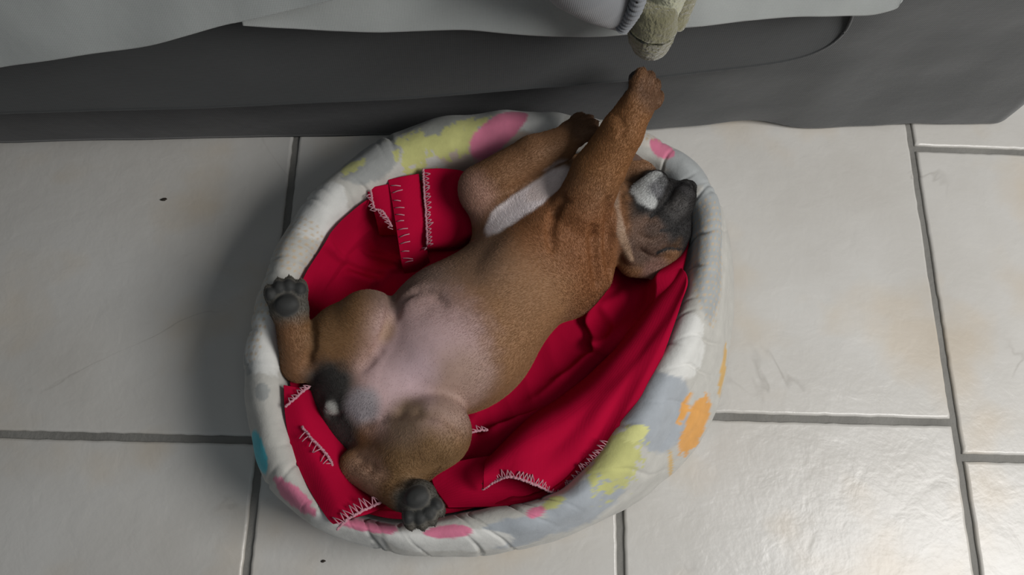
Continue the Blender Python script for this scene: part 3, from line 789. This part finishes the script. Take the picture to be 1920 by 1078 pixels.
# short fur: individual hairs lying along the body
FLOW = [((1000, 480, .1), (700, 745, .1)), ((1165, 410, .1), (1020, 470, .1)), ((665, 690, .1), (690, 607, .12)), ((690, 607, .12), (562, 684, .1)), ((560, 690, .1), (541, 560, .14)),
        ((735, 790, .1), (815, 810, .12)), ((815, 812, .12), (665, 878, .1)), ((665, 878, .1), (790, 950, .14)), ((965, 440, .1), (900, 360, .13)), ((900, 350, .13), (1080, 245, .155)),
        ((1085, 500, .1), (1085, 400, .15)), ((1085, 400, .15), (1205, 175, .23)), ((1262, 345, .12), (1215, 440, .10)), ((1215, 440, .10), (1190, 500, .08))]
tri = np.concatenate([pf[:, [0, 1, 2]], pf[:, [0, 2, 3]]])
va_, vb_, vc_ = pvts[tri[:, 0]], pvts[tri[:, 1]], pvts[tri[:, 2]]
cr = np.cross(vb_ - va_, vc_ - va_); ar = np.linalg.norm(cr, axis=1); nrmT = cr / (ar[:, None] + 1e-15)
NH = 420000
rg_ = np.random.RandomState(5)
pick = rg_.choice(len(tri), NH, p=ar / ar.sum()); r1, r2 = rg_.rand(2, NH); q1 = np.sqrt(r1)
w0, w1, w2 = 1 - q1, q1 * (1 - r2), q1 * r2
root = va_[pick] * w0[:, None] + vb_[pick] * w1[:, None] + vc_[pick] * w2[:, None]
hn = nrmT[pick]
hc = cc[tri[pick, 0]] * w0[:, None] + cc[tri[pick, 1]] * w1[:, None] + cc[tri[pick, 2]] * w2[:, None]
fd = np.zeros((NH, 3))
for a, b in FLOW:
    a, b = P(*a), P(*b); ab = b - a; t = np.clip(((root - a) @ ab) / (ab @ ab), 0, 1); dd_ = np.linalg.norm(root - a - t[:, None] * ab, axis=1)
    fd += (ab / np.linalg.norm(ab))[None] / (dd_[:, None] ** 4 + 1e-8)
fd = fd - hn * np.sum(fd * hn, axis=1)[:, None]; fd /= np.linalg.norm(fd, axis=1, keepdims=True) + 1e-9
fd += rg_.normal(0, .12, (NH, 3))
bare = np.clip((.085 - np.linalg.norm(root - P(775, 700, .165), axis=1)) / .04, 0, 1)
isdark = hc.max(axis=1) < .05
ln = rg_.uniform(.0014, .0027, NH) * (1 - .5 * bare) * np.where(isdark, .6, 1.)
keep_h = rg_.rand(NH) > bare * .8
pads_ = np.array([pc for pc, r in PADS]); padr = np.array([r for pc, r in PADS])
keep_h &= (np.linalg.norm(root[:, None] - pads_[None], axis=2) > padr[None] * 1.05).all(axis=1)
root, hn, hc, fd, ln = [a[keep_h] for a in (root, hn, hc, fd, ln)]
n_h = len(root)
p0 = root; p1 = root + (fd * .55 + hn * .17) * ln[:, None]; p2 = root + (fd * 1.0 + hn * .20) * ln[:, None]
hp = np.stack([p0, p1, p2], 1).reshape(-1, 3)
hcv = bpy.data.hair_curves.new('fur'); hcv.add_curves([3] * n_h)
hcv.attributes['position'].data.foreach_set('vector', hp.astype(np.float32).ravel())
ra = hcv.attributes.get('radius') or hcv.attributes.new('radius', 'FLOAT', 'POINT')
ra.data.foreach_set('value', np.tile(np.array([.00010, .00008, .00003], np.float32), n_h))
ca = hcv.attributes.new('coat', 'FLOAT_COLOR', 'POINT')
hcol4 = np.ones((n_h * 3, 4), np.float32); hcol4[:, :3] = np.repeat(hc * rg_.uniform(.90, 1.12, (n_h, 1)), 3, 0)
ca.data.foreach_set('color', hcol4.ravel())
M_FUR, ntf, bf = new_mat('fur'); fa = ntf.nodes.new('ShaderNodeAttribute'); fa.attribute_name = 'coat'
ntf.links.new(fa.outputs['Color'], bf.inputs['Base Color']); bf.inputs['Roughness'].default_value = .6; bf.inputs['Specular IOR Level'].default_value = .25
hcv.materials.append(M_FUR)
fur = bpy.data.objects.new('fur', hcv); COL.objects.link(fur); keep(fur, puppy); tag(fur, kind='stuff')
M_NOSE = plain('wet_black_nose', (.012, .011, .012), .3, bscale=500, bstr=.4, bdist=.0006)
M_CLAW = plain('dark_claw', (.10, .09, .08), .35)
def ball(name, c, axes, s, mat, parent):
    bm = bmesh.new(); bmesh.ops.create_uvsphere(bm, u_segments=24, v_segments=16, radius=1)
    R = Matrix((axes[0], axes[1], axes[2])).transposed()
    for v in bm.verts: v.co = Vector(c) + R @ Vector((v.co.x * s[0], v.co.y * s[1], v.co.z * s[2]))
    me = bpy.data.meshes.new(name); bm.to_mesh(me); bm.free(); smooth(me); me.materials.append(mat)
    o = bpy.data.objects.new(name, me); COL.objects.link(o); keep(o, parent); return o
# nose: broad pad with two nostrils
nd_ = Vector(dirv((1280, 372, .1), (1300, 335, .11))); nu_ = Vector((0, 0, 1)) - nd_ * nd_.z; nu_.normalize(); nl = nu_.cross(nd_)
nc_ = Vector(P(1303, 338, .112))
bm = bmesh.new(); bmesh.ops.create_uvsphere(bm, u_segments=32, v_segments=20, radius=1)
for v in bm.verts:
    x, y, z = v.co
    dpt = sum(.35 * math.exp(-(((y - s * .45) / .22) ** 2 + (z / .22) ** 2)) for s in (-1, 1)) if x > 0 else 0
    x -= dpt
    v.co = nc_ + nd_ * (x * .007) + nl * (y * .0125) + nu_ * (z * .009)
me = bpy.data.meshes.new('nose'); bm.to_mesh(me); bm.free(); smooth(me); me.materials.append(M_NOSE)
nose = bpy.data.objects.new('nose', me); COL.objects.link(nose); keep(nose, puppy); nose['label'] = 'black nose'
# claws
for (c, d, n, size) in TOES:
    a = Vector(c) - Vector(d) * .002; dd_ = Vector(d); nn_ = Vector(n)
    V, Fc = tube_geo([a, a + dd_ * .0024 - nn_ * .0003, a + dd_ * .0042 + nn_ * .0005, a + dd_ * .0054 + nn_ * .0014], [.0013, .0012, .0008, .0002], 8)
    keep(mesh_obj('claw', V, Fc, M_CLAW), puppy)
# ears: soft triangular flaps
M_EAR, _, _ = attr_mat('ear_coat', .7, .3, 420, .4, .001)
def ear(root_a, root_b, tip, col, bend=.006):
    a, b, t = P(*root_a), P(*root_b), P(*tip)
    mid = (a + b) / 2
    rows = []
    for u in np.linspace(0, 1, 7):
        w = (1 - u) ** .7 if u < 1 else .12
        c = mid + (t - mid) * u + np.array([0, 0, bend * sin(pi * u)])
        rows.append([c + (a - mid) * max(w, .15), c + np.array([0, 0, .004 * (1 - u)]), c + (b - mid) * max(w, .15)])
    o, g = cloth_from_rows('ear', rows, 24, 30, M_EAR, wav=.0008, wscale=60, thick=.0035)
    me = o.data; at = me.color_attributes.new('coat', 'FLOAT_COLOR', 'POINT')
    at.data.foreach_set('color', np.tile(np.array([*col, 1.], np.float32), (len(me.vertices), 1)).ravel())
    keep(o, puppy); return o
ear((1178, 476, .098), (1250, 482, .092), (1222, 522, .082), (.15, .08, .055), .010)
ear((1160, 322, .100), (1240, 320, .095), (1190, 276, .112), (.10, .05, .03))

# ------------------------------------------------------------------ plush toy lying at the bed's edge
toy = empty('plush_toy', tuple(map(float, F(1210, 30, .47))))
tag(toy, 'grey plush toy with stitched cuff and fuzzy olive foot hanging over the white sheet', 'toy')
bpy.context.view_layer.update()
M_TOYG = woven('grey_jersey', (.20, .21, .225), 1200)
M_OLIVE = plain('olive_plush', (.17, .16, .09), .95, .5, bscale=260, bstr=1., bdist=.003, var=.35)
M_OLIVEP = plain('pale_olive_plush', (.36, .36, .25), .95, .5, bscale=260, bstr=1., bdist=.003, var=.2)
M_SEAM = plain('dark_seam', (.05, .05, .05), .9)
def blobmesh(name, pts, rad, mat, subdiv=3, noise_amp=0., nscale=90, flat=None):
    """limb-like body: lofted rings with rounded ends"""
    pts = catmull([Vector(p) for p in pts], 40); r = np.interp(np.linspace(0, 1, 40), np.linspace(0, 1, len(rad)), rad)
    e = np.linspace(0, 1, 40); r = r * np.sqrt(np.clip(1 - np.clip((np.abs(e - .5) * 2 - .82) / .18, 0, 1) ** 2, .0004, 1))
    V, Fc = tube_geo(pts, list(r), 28)
    V = np.array(V)
    if noise_amp:
        c = np.repeat(pts, 28, 0); n = V - c; n /= np.linalg.norm(n, axis=1, keepdims=True) + 1e-9
        V = V + n * (noise_amp * (vnoise(V, nscale) + .6 * vnoise(V, nscale * 3)))[:, None]
    o = mesh_obj(name, V, Fc, mat); return o
T = lambda x, y, d=0.: F(x, y, YS - .03 + d, .10)
b1 = blobmesh('body', [T(1060, -110), T(1100, -60), T(1130, -20), T(1165, 20), T(1180, 40)], [.040, .038, .030, .018, .010], M_TOYG); keep(b1, toy)
b2 = blobmesh('foot', [T(1236, 10, -.012), T(1230, 30, -.014), T(1224, 50, -.016), T(1221, 66, -.016), T(1222, 84, -.014)], [.014, .019, .0215, .020, .016], M_OLIVE, noise_amp=.0012, nscale=160); keep(b2, toy)
b3 = blobmesh('leg', [T(1262, -90, .010), T(1256, -40, .006), T(1247, 0, .0), T(1238, 40, -.005)], [.020, .019, .016, .013], M_OLIVEP, noise_amp=.001, nscale=160); keep(b3, toy)
b4 = blobmesh('leg', [T(1300, -80, .016), T(1284, -30, .014), T(1270, 15, .010), T(1256, 52, .002)], [.017, .015, .013, .012], M_OLIVE, noise_amp=.001, nscale=160); keep(b4, toy)
cuff = [T(1208, -40, -.026), T(1200, -10, -.026), T(1190, 18, -.026), T(1177, 38, -.022), T(1166, 52, -.02)]
V, Fc = tube_geo(catmull(cuff, 60), .0058, 12)
V = np.array(V); 
for i in range(60): V[i * 12:(i + 1) * 12] += (V[i * 12:(i + 1) * 12] - V[i * 12:(i + 1) * 12].mean(0)) * (.18 * sin(i * 1.35))
keep(mesh_obj('cuff', V, Fc, M_TOYG), toy)
V, Fc = tube_geo(catmull([T(1066, -40, -.035), T(1090, 5, -.030), T(1115, 26, -.026), T(1140, 42, -.020), T(1166, 47, -.018), T(1185, 25, -.026), T(1196, 0, -.03), T(1204, -40, -.03)], 70), .0016, 6)
keep(mesh_obj('seam', V, Fc, M_SEAM), toy)

# ------------------------------------------------------------------ crumbs on the tiles
M_CRUMB = plain('dark_crumb', (.03, .022, .015), .8, bscale=300, bstr=.5)
def crumb(px, py, s, label):
    c = P(px, py, s * .4); bm = bmesh.new(); bmesh.ops.create_icosphere(bm, subdivisions=2, radius=1)
    for v in bm.verts:
        k = 1 + .35 * mnoise.noise(v.co * 1.7 + Vector((px, py, 0)))
        v.co = Vector((v.co.x * s * 1.5 * k, v.co.y * s * .8 * k, v.co.z * s * .5 * k))
    me = bpy.data.meshes.new('crumb'); bm.to_mesh(me); bm.free(); smooth(me); me.materials.append(M_CRUMB)
    o = bpy.data.objects.new('crumb', me); COL.objects.link(o); o.location = c; o.rotation_euler = (0, 0, .2)
    tag(o, label, 'crumb', 'dark crumbs on the tiles')
crumb(307, 374, .0026, 'dark crumb alone on the tile left of the pet bed')
crumb(606, 1052, .0018, 'tiny dark crumb on the tile just below the pet bed')
